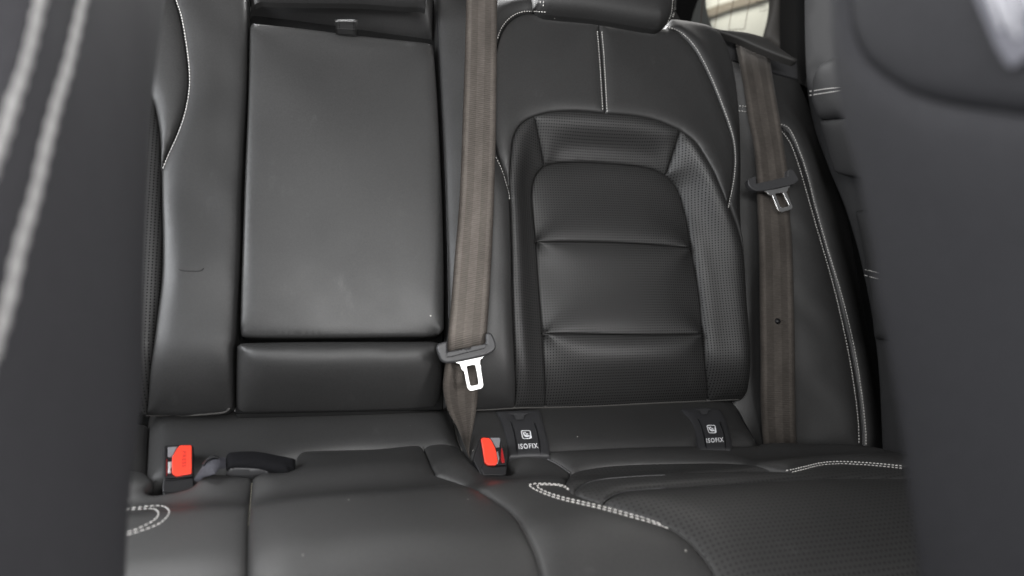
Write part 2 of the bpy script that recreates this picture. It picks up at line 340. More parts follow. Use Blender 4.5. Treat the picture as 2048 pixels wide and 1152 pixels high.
def webbing():
    m, nt, b = material('brown_webbing'); L = nt.links.new
    uv = nd(nt, 'ShaderNodeUVMap'); sep = nd(nt, 'ShaderNodeSeparateXYZ'); L(uv.outputs[0], sep.inputs[0]); x, y = sep.outputs[0], sep.outputs[1]
    cr = nd(nt, 'ShaderNodeValToRGB'); L(x, cr.inputs[0]); e = cr.color_ramp.elements
    base = A([.076, .067, .060])
    stops = [(0, .35), (.02, .8), (.05, 1.0), (.17, 1.05), (.19, .74), (.38, .70), (.40, .95), (.60, .98), (.62, .70), (.80, .74), (.82, 1.05), (.95, 1.0), (.98, .8), (1, .35)]
    while len(e) < len(stops): e.new(.5)
    for q, (p, k) in zip(e, stops): q.position = p; q.color = (*(base*k), 1)
    cb = nd(nt, 'ShaderNodeCombineXYZ'); L(math_n(nt, 'MULTIPLY', x, 6.0), cb.inputs[0]); L(math_n(nt, 'MULTIPLY', y, 420.0), cb.inputs[1])
    n = nd(nt, 'ShaderNodeTexNoise'); n.inputs['Scale'].default_value = 1; n.inputs['Detail'].default_value = 3; L(cb.outputs[0], n.inputs['Vector'])
    cb2 = nd(nt, 'ShaderNodeCombineXYZ'); L(math_n(nt, 'MULTIPLY', x, 1.5), cb2.inputs[0]); L(math_n(nt, 'MULTIPLY', y, 14.0), cb2.inputs[1])
    n2 = nd(nt, 'ShaderNodeTexNoise'); n2.inputs['Scale'].default_value = 1; n2.inputs['Detail'].default_value = 3; L(cb2.outputs[0], n2.inputs['Vector'])
    k = math_n(nt, 'MULTIPLY', math_n(nt, 'ADD', math_n(nt, 'MULTIPLY', n.outputs[0], .9), .55), math_n(nt, 'ADD', math_n(nt, 'MULTIPLY', n2.outputs[0], 1.3), .35))
    vm = nd(nt, 'ShaderNodeVectorMath', operation='SCALE'); L(cr.outputs[0], vm.inputs[0]); L(k, vm.inputs['Scale']); L(vm.outputs[0], b.inputs['Base Color'])
    rib = math_n(nt, 'SINE', math_n(nt, 'ADD', math_n(nt, 'MULTIPLY', y, 2*math.pi/.0031), math_n(nt, 'MULTIPLY', x, 9.0)))
    bu = nd(nt, 'ShaderNodeBump'); bu.inputs['Strength'].default_value = .22; bu.inputs['Distance'].default_value = .0006; L(math_n(nt, 'ADD', rib, n.outputs[0]), bu.inputs['Height']); L(bu.outputs[0], b.inputs['Normal'])
    b.inputs['Roughness'].default_value = .5; b.inputs['Specular IOR Level'].default_value = .6; b.inputs['Specular Tint'].default_value = (1, .9, .8, 1); b.inputs['Sheen Weight'].default_value = .06; b.inputs['Sheen Roughness'].default_value = .4; return m
M_web = webbing()
def glass():
    m, nt, b = material('window_glass'); L = nt.links.new; out = nt.nodes['Material Output']
    tr = nd(nt, 'ShaderNodeBsdfTransparent'); tr.inputs[0].default_value = (.86, .88, .86, 1); gl = nd(nt, 'ShaderNodeBsdfGlossy'); gl.inputs['Roughness'].default_value = .03
    fr = nd(nt, 'ShaderNodeFresnel'); mx = nd(nt, 'ShaderNodeMixShader'); L(fr.outputs[0], mx.inputs[0]); L(tr.outputs[0], mx.inputs[1]); L(gl.outputs[0], mx.inputs[2]); L(mx.outputs[0], out.inputs[0]); return m
M_glass = glass()

# ------------------------------------------------------------------ reference planes
NB = C2W @ Nc
B = Plane(BASE, NB)                                                   # face of the rear backrest
PC = at(1024, 905, 1.0); tt = (BASE[1]-.055-CAM[1])/ray(1024, 905)[1]; PC = CAM+ray(1024, 905)*tt
def roll(uv):                                                         # front edge of the cushion rolls down
    d = np.clip(-uv[:, 1]-.20, 0, .5); e = np.clip(-uv[:, 1]-.02, 0, .10)
    return -d*d*2.2 - .012*np.sin(e/.10*math.pi)**2
CU = Plane(PC, (0, math.sin(math.radians(4)), math.cos(math.radians(4))), up=(0, 1, 0), extra=roll)
ST = Plane(PC, (0, -math.sin(math.radians(16)), math.cos(math.radians(16))), up=(0, 1, 0))
DR = Plane(BASE+A([.62, 0, 0]), (-1, 0, 0))                           # inner face of the rear door
FL = Plane(at(0, 576, .29), (1, 0, 0)); FR = Plane(at(2048, 576, .29), (-1, 0, 0))
WN = Plane(at(1460, 30, 1.75), (-.1, -1, -.25)); OW = Plane(at(1460, 30, 3.4), (-.1, -1, 0))

# ================================================================== the setting
fl = mesh('cabin_floor', None, A([[-1.2, -1.2, 0], [1.2, -1.2, 0], [1.2, 1.2, 0], [-1.2, 1.2, 0]])+A([0, 0, .05]), [[0, 1, 2, 3]], M_void, smooth=False, solid=False); tag(fl, kind='structure')
bh = plate('cabin_bulkhead', None, B, [(60, -25), (1330, -15), (1372, 60), (1450, 82), (1640, 190), (1760, 960), (60, 960)], -.09, .02, M_void, bevel=0); tag(bh, kind='structure')
sw = plate('cabin_side', None, DR, [(1560, -250), (2300, -250), (2300, 1100), (1560, 1100)], -.06, .02, M_void, bevel=0); tag(sw, kind='structure')
ow = thing('outside_wall', 'pale beige wall outdoors seen through the rear window, with a darker band across it', 'wall', at(1460, 30, 3.4))
plate('wall_face', ow, OW, [(1250, -260), (1750, -260), (1750, 260), (1250, 260)], 0, .1, M_wall, bevel=0)
plate('ledge', ow, OW, [(1350, 40), (1387, 28), (1438, 9), (1468, 0), (1560, -32), (1562, -12), (1516, 5), (1469, 17), (1427, 32), (1399, 39), (1350, 52)], .03, .03, M_band, bevel=.004)  # darker band across the wall, built as a thin raised strip

# ================================================================== rear window and trims
rw = thing('rear_window', 'tinted rear window pane at top right with thin brown heater lines and dark printing', 'car window', at(1460, 70, 1.75))
plate('pane', rw, WN, [(1330, -160), (1600, -160), (1575, 100), (1330, 100)], 0, .004, M_glass, bevel=0, solid=False)
for a, b_ in (((1408, -20), (1401, 50)), ((1440, -20), (1429.5, 56)), ((1470, -20), (1457, 60)), ((1503, -20), (1489, 58)), ((1457, 60), (1489, 58))):
    C = WN.w(WN.un(spline([a, b_], 6), .0015), .0015); V, f = tube_geo(C, .0008, 6); mesh('heater_line', rw, V, f, M_line, solid=False)
V, f = [], []
for (x0, y0, x1, y1, t) in ((1511, 2.5, 1538, 0, 1.8), (1515, 7, 1536, 3.5, 1.4), (1518, 12.5, 1533, 11, 1.2), (1518, 17, 1534, 14.8, 1.2), (1519, 22.5, 1536.5, 18.5, 1.6), (1527, 25.5, 1531, 24.8, 1), (1539, 15, 1540, 9, .9), (1524, 31, 1526, 30.6, .8)):
    L = math.hypot(x1-x0, y1-y0); s = 0
    while s < L:
        g = random.uniform(.8, 2.2); a = s/L; c = min(1, (s+g)/L); q = [(x0+(x1-x0)*a, y0+(y1-y0)*a), (x0+(x1-x0)*c, y0+(y1-y0)*c)]
        p = [(q[0][0], q[0][1]), (q[1][0], q[1][1]), (q[1][0], q[1][1]+t*random.uniform(.7, 1)), (q[0][0], q[0][1]+t*random.uniform(.7, 1))]
        b0 = len(V); V += list(WN.w(WN.un(p, .001), .001)); f.append([b0, b0+1, b0+2, b0+3]); s += g+random.uniform(.3, .8)
mesh('printing', rw, V, f, M_print, smooth=False, solid=False, kind='stuff')
pl = thing('window_pillar', 'grey brown fabric covered pillar trim to the right of the rear window', 'pillar trim', at(1560, 60, 1.5))
P1 = Plane(at(1560, 60, 1.5), (-.55, -1, .1))
panel('pillar_skin', pl, P1, [([(1546, -120), (1544, 0), (1530, 64), (1528, 76)], 0), ([(1528, 76), (1579, 111), (1600, 122)], 0), ([(1600, 122), (1602, 60), (1600, -120)], -.03), ([(1600, -120), (1546, -120)], (-.03, 0))], M_trim, rr=.012, rh=.012, puff=.004, skirt=.06)
bp = thing('door_pillar', 'black narrow pillar between rear window trim and rear door', 'pillar trim', at(1620, 60, 1.4))
P2 = Plane(at(1620, 60, 1.38), (-.75, -1, .0))
panel('pillar_skin', bp, P2, [([(1592, -120), (1592, 60), (1596, 130)], 0), ([(1596, 130), (1612, 200), (1650, 240)], 0), ([(1650, 240), (1700, -120)], 0), ([(1700, -120), (1592, -120)], 0)], M_void, rr=.006, rh=.006, puff=.004, skirt=.06)
rp = thing('headrest_side_trim', 'black trim panel filling the gap between right headrest and rear window', 'pillar trim', at(1370, 20, 1.7))
plate('trim_skin', rp, WN, [(1300, -170), (1408, -170), (1397, 0), (1390, 19), (1383, 42), (1380, 70), (1300, 70)], .03, .03, M_void, bevel=.003)
sh = thing('window_ledge', 'dark sloping plastic ledge under the rear window above the right seat belt', 'ledge', at(1520, 85, 1.4))
P3 = Plane(at(1500, 80, 1.25), (-.15, -1, .75))
panel('ledge_top', sh, P3, [([(1420, 52), (1444, 58), (1490, 63), (1522, 71), (1532, 75)], 0), ([(1532, 75), (1579, 108), (1597, 118)], 0), ([(1597, 118), (1591, 121), (1563, 112), (1516, 93), (1485, 79), (1452, 67), (1420, 58)], 0), ([(1420, 58), (1420, 52)], 0)], M_ledgep, rr=.004, rh=.003, puff=.002, skirt=.012, res=.006)

# ================================================================== right side: door and bolster
rd = thing('rear_door', 'black rear door trim half hidden in shadow behind the right front seat', 'car door', BASE+A([.62, -.1, -.2]))
panel('door_skin', rd, DR, [([(1604, -200), (1606, 100), (1618, 230), (1650, 330), (1690, 430), (1725, 560), (1750, 720), (1762, 950)], 0), ([(1762, 950), (2300, 1000), (2300, -200), (1604, -200)], 0)], M_door, rr=.01, rh=.01, res=.03)
panel('upper_armrest', rd, DR, [([(1650, 118), (1637, 128), (1626, 148), (1620, 178), (1620, 202), (1627, 225), (1636, 240)], .03), ([(1636, 240), (1690, 236), (1790, 232)], .03), ([(1790, 232), (1780, 80)], .03), ([(1780, 80), (1650, 118)], .03)], M_door, rr=.014, rh=.012, puff=.006, skirt=.03)
panel('lower_armrest', rd, DR, [([(1637, 241), (1650, 290), (1666, 343)], .028), ([(1666, 343), (1690, 351), (1790, 365)], .028), ([(1790, 365), (1790, 233)], .028), ([(1790, 233), (1690, 237), (1637, 241)], .028)], M_door, rr=.006, rh=.006, puff=.004, skirt=.03)
panel('pocket_panel', rd, DR, [([(1706, 420), (1722, 500), (1736, 590), (1745, 680)], .02), ([(1745, 680), (1860, 680)], .02), ([(1860, 680), (1860, 400)], .02), ([(1860, 400), (1706, 420)], .02)], M_door, rr=.012, rh=.012, puff=.006)
stitches(rd, [[(1620, 183), (1650, 178), (1690, 174)], [(1619, 191), (1650, 186), (1690, 180)], [(1731, 539), (1751, 544), (1770, 548)], [(1729, 550), (1750, 556), (1770, 560)]], M_thread, rad=.0009)

sb = thing('side_bolster', 'black leather side bolster beside the rear door with double white stitched seam', 'seat bolster', BASE+A([.55, 0, 0]))
seam = [(1530, 235), (1563, 254), (1580, 270), (1594, 299), (1612, 347), (1628, 411), (1650, 494), (1669.4, 564), (1689.6, 647), (1705, 716), (1717, 786), (1724, 855), (1726, 915)]
topl = [(1440, 112), (1464, 122), (1476, 125), (1544, 146), (1598, 160)]
panel('bolster_face', sb, B, [([(1440, 112), (1462, 300), (1468, 600), (1466, 800), (1462, 850), (1480, 915)], -.04), ([(1480, 915), (1600, 915), (1726, 915)], (-.062, -.02)), (seam[::-1], (-.02, -.01)), ([seam[0], (1520, 190), (1510, 136)], -.015), ([(1510, 136), (1476, 125), (1440, 112)], (-.02, -.04))], M_leather, rr=.006, rh=.004, puff=.012, R=.05, wob=(.0008, 60))
panel('bolster_side', sb, B, [(seam, (-.01, -.02)), ([(1726, 915), (1800, 930)], (-.02, -.05)), ([(1800, 930), (1788, 860), (1764, 740), (1744, 620), (1716, 500), (1684, 400), (1652, 310), (1624, 225), (1598, 160)], (-.06, -.05)), ([(1598, 160), (1544, 146), (1510, 136)], (-.05, -.015)), ([(1510, 136), (1520, 190), seam[0]], -.015)], M_leather, rr=.005, rh=.004, puff=.006, R=.04)
panel('bolster_cap', sb, B, [([(1440, 110), (1464, 120), (1476, 123), (1544, 144), (1598, 158)], (-.04, -.05)), ([(1598, 158), (1594, 118)], -.05), ([(1594, 118), (1540, 100), (1440, 62)], (-.05, -.04)), ([(1440, 62), (1440, 110)], -.04)], M_grey, rr=.003, rh=.003, puff=.002)
piping('seam_piping', sb, [(1563, 256), (1580, 272), (1594, 300), (1612, 347), (1628, 411), (1650, 494), (1669.4, 564), (1689.6, 647), (1705, 716), (1717, 786), (1724, 855), (1725, 893)], .0016, M_black, lift=.0)
stitches(sb, [[(1562, 263), (1567, 267), (1583, 292), (1600, 340), (1622, 416.7), (1644.4, 494), (1664, 562), (1679, 622), (1696.5, 706), (1707, 768), (1715.6, 838), (1718, 891)],
              [(1560, 248), (1576, 255), (1591, 281), (1612, 340), (1633, 421), (1654, 494), (1675, 562), (1692, 624), (1710.4, 706), (1722.6, 782), (1730.6, 855), (1732, 892)],
              [(1478, 212), (1496, 213.5)], [(1478, 222), (1497, 224)]], M_thread)

# ================================================================== right backrest
cutp = lambda c, a, b: [p for p in c if a <= p[1] <= b]
rb = thing('rear_backrest', 'right rear backrest of black leather with perforated centre panels and headrest', 'seat backrest', BASE+A([.28, 0, 0]), 'rear backrests')
Hs = .030                                                             # height of the padded shoulders above the base plane
arcR = [(1329, 57), (1352, 63), (1368, 77), (1386, 97), (1404, 127), (1423, 167), (1441, 212), (1455, 250), (1464.5, 285), (1467, 321), (1464.5, 354), (1460, 385), (1455, 408)]
arcL = [(1020, 390), (1011, 358), (1001, 325), (993, 300), (986, 250), (985, 180), (989, 120), (996, 87), (1003, 66), (1016, 47), (1033, 34), (1055, 27.5), (1092, 28)]
sL = [(1020, 390), (1019, 360), (1022, 310), (1026, 277), (1036, 255), (1050, 241), (1069, 232)]
sT = [(1069, 232), (1095, 225), (1124, 222), (1164, 222), (1211, 226.5), (1270, 231.5), (1317, 242), (1360, 260)]
sR = [(1360, 260), (1390, 284), (1408, 310), (1427, 343), (1441, 375.5), (1455, 408)]
sRlow = [(1455, 408), (1464, 432), (1475, 460), (1486, 500), (1490, 535)]
oR = [(1490, 535), (1493, 592), (1498, 655), (1501, 700), (1500, 747), (1494, 783), (1483, 801)]
iL = [(1090, 817), (1090, 767), (1087, 719), (1084.6, 667), (1080, 610), (1075, 545), (1071, 483.5), (1067, 445), (1063, 400), (1063, 386), (1066, 365), (1074, 346), (1088, 332)]
iT = [(1088, 332), (1113, 326), (1164, 324.5), (1215, 327), (1270, 332), (1306, 339), (1331, 351)]
iR = [(1331, 351), (1350, 372), (1361, 396), (1367, 419), (1374, 445), (1380.5, 496), (1391, 548), (1399, 600), (1404, 668), (1409, 719), (1414.5, 767), (1415, 805)]
edL = [(1020, 390), (1022, 440), (1024, 510), (1025, 590), (1028, 670), (1031, 739), (1032, 785), (1030, 818)]
Hi = -.004
cut = [(1211, 226.5), (1204, 120), (1197, 42)]
panel('shoulder_panel', rb, B, [(arcL, Hs-.004), ([(1092, 28), (1150, 33), (1197, 42)], Hs-.004), (cut[::-1], Hs), ([(1211, 226.5), (1164, 222), (1124, 222), (1095, 225), (1069, 232)], Hs), (sL[::-1], Hs)], M_leather, puff=.004, R=.02, rr=.0035, rh=.003)
panel('shoulder_panel', rb, B, [([(1197, 42), (1260, 48), (1329, 57)], Hs-.004), (arcR, Hs-.004), (sR[::-1], Hs), ([(1360, 260), (1317, 242), (1270, 231.5), (1211, 226.5)], Hs), (cut, Hs)], M_leather, puff=.004, R=.02, rr=.0035, rh=.003)
lowl = [(886, 818), (950, 822), (1030, 818)]
gapR = [(873, -25), (875, 60), (879, 150), (885, 260), (890, 380), (894, 520), (896, 640), (893, 720), (889, 790), (886, 818)]
panel('side_panel', rb, B, [(gapR, .004), (lowl, (.004, .01)), (edL[::-1], (.01, Hs-.004)), (arcL, Hs-.004), ([(1092, 28), (1096, -20)], (Hs-.004, Hs-.02)), ([(1096, -20), (873, -25)], (Hs-.02, .002))], M_leather, puff=.012, R=.03, rr=.005, rh=.005, wob=(.0006, 50), under=(1, .04, .09))
outR = [(1329, 57), (1340, 40), (1353, 37.5), (1410, 47), (1436, 61), (1450, 80), (1465, 122), (1475, 180), (1481, 250), (1483, 330), (1482, 400), (1484, 460), (1490, 535)]
panel('side_panel', rb, B, [(outR, (Hs-.01, 0)), (sRlow[::-1], (.004, Hs-.004)), (arcR[::-1], Hs-.004)], M_leather, puff=.006, R=.02, rr=.006, rh=.005)
jL, jR = [(1069, 232), (1078, 280), (1088, 332)], [(1360, 260), (1346, 305), (1331, 351)]
panel('bolster_panel', rb, B, [(edL[::-1], (.01, Hs)), (sL, Hs), (jL, (Hs, Hi)), (iL[::-1], Hi), ([(1090, 817), (1060, 818), (1030, 818)], (Hi, .01))], M_perf, puff=.005, R=.016, rr=.0028, rh=.0028, under=(4, .04, .09))
panel('bolster_panel', rb, B, [(sT, Hs), (jR, (Hs, Hi)), (iT[::-1], Hi), (jL[::-1], (Hi, Hs))], M_perf, puff=.004, R=.016, rr=.0028, rh=.0028)
panel('bolster_panel', rb, B, [(sR, Hs), (sRlow, (Hs, .012)), (oR, (.012, .006)), ([(1483, 801), (1450, 804), (1415, 805)], (.006, Hi)), (iR[::-1], Hi), (jR[::-1], (Hi, Hs))], M_perf, puff=.012, R=.022, rr=.003, rh=.003, under=(3, .04, .09))
s1 = [(1071, 483.5), (1140, 483), (1220, 484.7), (1300, 489), (1380.5, 496)]; s2 = [(1084.6, 667), (1160, 668), (1240, 669.5), (1320, 670), (1404, 668)]
panel('insert_panel', rb, B, [(iT, Hi), (cutp(iR, 351, 496), Hi), (s1[::-1], Hi+.010), (cutp(iL, 332, 484), Hi)], M_perf, puff=.004, R=.03, rr=.0028, rh=.0028)
panel('insert_panel', rb, B, [(s1, Hi+.010), (cutp(iR, 496, 668), Hi), (s2[::-1], Hi+.010), (cutp(iL, 483.5, 668), Hi)], M_perf, puff=.003, R=.03, rr=.0028, rh=.0028)
panel('insert_panel', rb, B, [(s2, Hi+.010), (cutp(iR, 668, 806), Hi), ([(1415, 805), (1299, 810), (1180, 815), (1090, 817)], Hi), (cutp(iL, 667, 818), Hi)], M_perf, puff=.004, R=.03, rr=.0028, rh=.0028, under=(2, .04, .09))
piping('bottom_hem', rb, [(900, 817), (960, 820), (1030, 816), (1090, 815), (1180, 813), (1299, 807), (1415, 802), (1478, 799)], .0022, M_hem, lift=-.001)
piping('seam_piping', rb, gapR[1:-1][::1] if False else [(874, 20), (880, 150), (886, 260), (891, 380), (895, 520), (897, 640)], .0018, M_black, lift=-.001)
hr = panel('headrest', rb, B, [([(1070, -260), (1072, -20), (1076, 4), (1091, 16), (1113, 20), (1183, 27), (1236, 35), (1306, 47), (1327, 48), (1341, 38), (1349, 24), (1352, 0), (1352, -260)], .060), ([(1352, -260), (1070, -260)], .06)], M_leather, rr=.020, rh=.016, puff=.012, R=.05, skirt=.012)
stitches(rb, [[(1092, 24), (1066, 22.5), (1044, 23.5), (1026, 31), (1011, 44), (1000, 61), (994.5, 78)], [(1334, 54), (1354, 60), (1372, 73), (1390, 93), (1408, 124), (1427, 164), (1445, 210), (1459, 248), (1468.5, 284), (1471, 321), (1468.5, 354), (1463, 386), (1456, 416)],
              [(991, 313.5), (1000, 332), (1011, 361), (1020, 399)], [(1194.5, 62), (1199, 120), (1205.5, 224)], [(1203.5, 62), (1208.5, 120), (1214.5, 225)]], M_thread, rad=.0008, pitch=.0046, ln=.0029)
stitches(hr, [[(1080.7, -20), (1081, 9)], [(1089, -20), (1086.5, 13)], [(1351, -20), (1349, 20), (1344.5, 37)], [(1346.5, -20), (1343, 22), (1338, 38), (1332, 50)]], M_thread, rad=.0008, pitch=.0046, ln=.0029)

# ================================================================== centre backrest and armrest
cb = thing('centre_backrest', 'narrow centre section of the rear backrest around the folded armrest', 'seat backrest', BASE+A([-.25, 0, 0]))
panel('upper_pad', cb, B, [([(499, -40), (499, 30)], .004), ([(499, 30), (600, 42), (700, 56), (800, 70), (866, 79)], -.006), ([(866, 79), (867, 0), (866, -40)], .004), ([(866, -40), (499, -40)], .0)], M_leather, rr=.014, rh=.010, puff=.006, R=.03, under=(1, .028, .06))
panel('lower_pad', cb, B, [([(473, 690), (480, 685), (560, 683), (670, 682), (800, 682), (868, 682), (882, 688)], .012), ([(882, 688), (887, 739), (882, 799), (876, 822)], (.006, .0)), ([(876, 822), (850, 828), (740, 833), (600, 836), (474, 838)], .0), ([(474, 838), (470, 815), (471, 703), (473, 690)], (.0, .006))], M_leather, rr=.010, rh=.010, puff=.011, R=.04, wob=(.0006, 50), under=(2, .05, .095))
panel('headrest', cb, B, [([(505, -200), (505, -20), (520, -10), (600, -7), (720, -5), (835, 2), (856, -14), (858, -200)], .06), ([(858, -200), (505, -200)], .06)], M_leather, rr=.02, rh=.016, puff=.01, skirt=.012)
plate('back_shell', cb, B, [(480, -20), (880, -20), (884, 400), (886, 820), (470, 828), (474, 680), (484, 400)], -.035, .03, M_void, bevel=.002)
ar = thing('folding_armrest', 'large flat black leather armrest folded up in the middle of the rear seat', 'armrest', BASE+A([-.25, 0, .15]))
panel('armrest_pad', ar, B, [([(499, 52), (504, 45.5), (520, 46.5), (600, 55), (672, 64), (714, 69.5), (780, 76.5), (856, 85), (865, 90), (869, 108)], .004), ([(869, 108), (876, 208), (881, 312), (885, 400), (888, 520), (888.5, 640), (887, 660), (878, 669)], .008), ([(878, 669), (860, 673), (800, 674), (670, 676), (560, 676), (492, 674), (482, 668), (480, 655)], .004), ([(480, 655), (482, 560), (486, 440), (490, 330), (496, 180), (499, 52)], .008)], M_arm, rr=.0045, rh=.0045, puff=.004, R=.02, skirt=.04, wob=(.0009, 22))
PT = Plane(B.P, B.N)
tab = ribbon('pull_tab', ar, B, [((672, 52), (715, 52), -.002, -.002), ((670, 43), (715.5, 42), .008, .008), ((669.5, 39.5), (716, 39), .013, .013), ((670, 44), (715.5, 44), .018, .018), ((671, 58), (714.5, 60), .018, .018), ((672, 68), (713.5, 71), .012, .012)], M_tab, thick=.003, n=7)
stitches(tab, [[(678, 41), (679, 62)], [(707.5, 41), (707, 64)]], M_void, rad=.0007, pitch=.004, ln=.0028)

# ================================================================== left backrest
lb = thing('rear_backrest', 'left rear backrest of black leather partly hidden behind the left front seat', 'seat backrest', BASE+A([-.48, 0, 0]), 'rear backrests')
gL = [(492, -40), (493, 0), (494, 50), (492, 174), (485, 312), (481, 400), (479, 504), (474, 608), (470, 680), (465, 700), (465, 799), (462, 818), (452, 827)]
arc = [(341, -40), (346, -10), (358, 31), (367, 78), (373, 125), (375.5, 163), (372, 198), (363, 236), (349, 274), (333, 309), (321, 341)]
pf = [(270, 130), (298, 189), (307, 208), (314, 240), (319, 278), (321, 341)]
pf2 = [(321, 341), (321.5, 400), (323, 470), (322.5, 530), (319, 580), (312, 636), (305.5, 688), (298.5, 740), (294, 800), (290, 829)]
panel('side_panel', lb, B, [(gL, .012), ([(452, 827), (400, 830), (290, 829)], .014), (pf2[::-1], (.016, .020)), (arc[::-1], .020), ([(341, -40), (492, -40)], (.02, .012))], M_leather, rr=.006, rh=.006, puff=.006, R=.03, wob=(.0012, 38), under=(1, .05, .10))
panel('shoulder_panel', lb, B, [(arc, .020), (pf[::-1], .020), ([(270, 130), (200, 60), (150, -40)], .02), ([(150, -40), (341, -40)], .02)], M_leather, rr=.006, rh=.004, puff=.008)
panel('bolster_panel', lb, B, [(pf, .020), (pf2, (.020, .016)), ([(290, 829), (180, 829)], .01), ([(180, 829), (180, 130)], .0), ([(180, 130), (270, 130)], (0, .020))], M_perf, rr=.004, rh=.003, puff=.01, under=(2, .05, .10))
piping('bottom_hem', lb, [(292, 830), (360, 831), (400, 829), (450, 824), (459, 816)], .0016, M_hem, lift=.0)
piping('edge_piping', lb, [(495, -20), (495, 60), (493, 174), (487, 300), (483, 400), (480.5, 504), (476.5, 608), (472, 676), (467.5, 700), (467, 800)], .0022, M_black, lift=-.002)
stitches(lb, [[(349, -20), (353, 0), (363, 31), (371.5, 76), (378, 125), (380, 163), (376.6, 198), (368, 236), (354, 274), (338, 309), (324, 343)]], M_thread, rad=.00085, pitch=.0048, ln=.0037)
# crease marks in the leather
piping('crease', lb, [(357, 538), (362, 541), (384, 542.5), (400, 542.5), (405, 540), (407, 537)], .0009, M_leather, lift=-.0002)

# ================================================================== cushion
cu = thing('bench_cushion', 'black leather rear bench cushion with stitched bucket seats and buckle pockets', 'seat cushion', BASE+A([0, -.2, -.1]))
ST_H = 0
panel('rear_flap', cu, ST, [([(296, 838), (330, 815), (600, 812), (885, 812), (903, 830)], -.03), ([(903, 830), (911, 862), (916, 884), (926, 905), (940, 940)], (-.03, -.012)), ([(940, 940), (700, 930), (500, 962), (390, 978), (286, 992)], -.03), ([(286, 992), (291, 900), (296, 838)], (-.03, -.03))], M_seat, rr=.006, rh=.005, puff=.022, R=.035)
panel('rear_flap', cu, ST, [([(905, 830), (930, 806), (1200, 800), (1468, 800), (1478, 820)], -.03), ([(1478, 820), (1495, 855), (1514, 888), (1516, 910)], (-.03, -.01)), ([(1516, 910), (1300, 925), (1100, 935), (960, 960), (925, 925)], -.012), ([(925, 925), (912, 870), (905, 830)], (-.012, -.03))], M_seat, rr=.006, rh=.005, puff=.022, R=.035)
piping('flap_edge', cu, [(904, 834), (912, 862), (917, 884), (925, 902)], .0012, M_hem, lift=.0)
piping('flap_edge', cu, [(1474, 822), (1492, 853), (1512, 887)], .0012, M_black, lift=.0)
panel('rear_flap', cu, ST, [([(200, 845), (296, 850)], -.02), ([(296, 850), (294, 900), (288, 992)], -.02), ([(288, 985), (180, 985), (200, 845)], -.01)], M_seat, rr=.006, rh=.006, puff=.01)
seamL = [(505, 954), (502, 985), (500, 1010), (496.5, 1050), (495, 1090), (494, 1152), (494, 1260)]
poc = [(150, 936), (272, 941), (300, 952), (307, 962), (296, 976), (294, 982), (303, 987), (330, 985), (375, 975), (394, 961), (409, 950), (434, 948), (470, 951), (505, 954)]
rim = [(505, 954), (530, 946), (563, 943), (586, 937), (591, 928), (594, 912), (604, 904), (640, 901), (700, 899.5), (753, 898), (800, 894), (844, 889.5), (875, 886.5), (905, 888), (915, 891), (922, 898), (935, 914), (951, 931), (967, 944), (985, 949), (1022, 948.5), (1027, 944), (1023, 936), (1014, 920), (1013, 911), (1030, 907.5), (1058, 907)]
seamR = [(1058, 907), (1085, 914), (1110, 925), (1130, 938), (1142, 948)]
bow = [(1142, 948), (1136, 956), (1131, 966), (1133, 976), (1140, 984)]
buk = [(1140, 984), (1165, 996), (1205, 1008), (1250, 1022), (1300, 1039), (1337, 1056), (1362, 1072), (1382, 1088), (1402, 1110), (1420, 1135), (1431, 1155), (1450, 1200), (1465, 1260)]
fold = [(872, 950), (910, 963), (950, 978), (985, 998), (1015, 1020), (1035, 1040), (1052, 1068), (1068, 1100), (1081, 1140), (1090, 1185), (1098, 1260)]
smal = [(844, 889.5), (855, 915), (865, 938), (872, 950)]
iof = lambda c, p: c.index(p)
H0 = .0
panel('seat_panel', cu, CU, [(poc, (0, 0)), (seamL, (0, 0)), ([(494, 1260), (150, 1260)], 0), ([(150, 1260), (150, 936)], 0)], M_seat, rr=.007, rh=.005, puff=.004, R=.04, res=.009, skirt=.04)
i = iof(rim, (844, 889.5))
panel('seat_panel', cu, CU, [(rim[:i+1], 0), (smal, 0), (fold, (.004, 0)), ([(1098, 1260), (494, 1260)], 0), (seamL[::-1], 0)], M_seat, rr=.006, rh=.004, puff=.007, R=.05, res=.009, skirt=.05, wob=(.0012, 30))
panel('seat_panel', cu, CU, [(rim[i:], 0), (seamR, (0, .004)), (bow, .004), (buk, (.006, .006)), ([(1465, 1260), (1098, 1260)], 0), (fold[::-1], (0, .004)), (smal[::-1], 0)], M_seat, rr=.006, rh=.004, puff=.008, R=.05, res=.009, skirt=.05, wob=(.0008, 30))
a1 = [(1142, 948), (1160, 941), (1200, 934), (1250, 930), (1300, 928), (1400, 926.5), (1470, 928), (1520, 934), (1572, 945)]
a2 = [(1140, 984), (1148, 988), (1154, 980), (1168, 969), (1200, 960), (1260, 954), (1400, 947), (1500, 944), (1572, 945)]
a3 = [(1205, 1008), (1212, 1000), (1230, 990), (1262, 982), (1330, 977), (1400, 972), (1500, 966), (1600, 960.5), (1700, 958), (1830, 959)]
panel('rear_border', cu, CU, [(seamR, (0, .004)), (a1, .006), ([(1572, 945), (1600, 938), (1640, 928.5), (1680, 926), (1740, 929), (1900, 938)], .008), ([(1900, 938), (1900, 925)], .004), ([(1900, 925), (1800, 906), (1740, 893), (1680, 887.5), (1600, 887), (1560, 886), (1525, 888), (1500, 893), (1400, 894), (1300, 896), (1200, 900), (1101, 905), (1058, 907)], 0)], M_seat, rr=.005, rh=.004, puff=.006, R=.02, res=.007, skirt=.04)
panel('bucket_ring', cu, CU, [(a1, (.004, .004)), (a2[::-1], .002), (bow[::-1], .003)], M_perf_seat, rr=.003, rh=.0025, puff=.003, R=.015, res=.006)
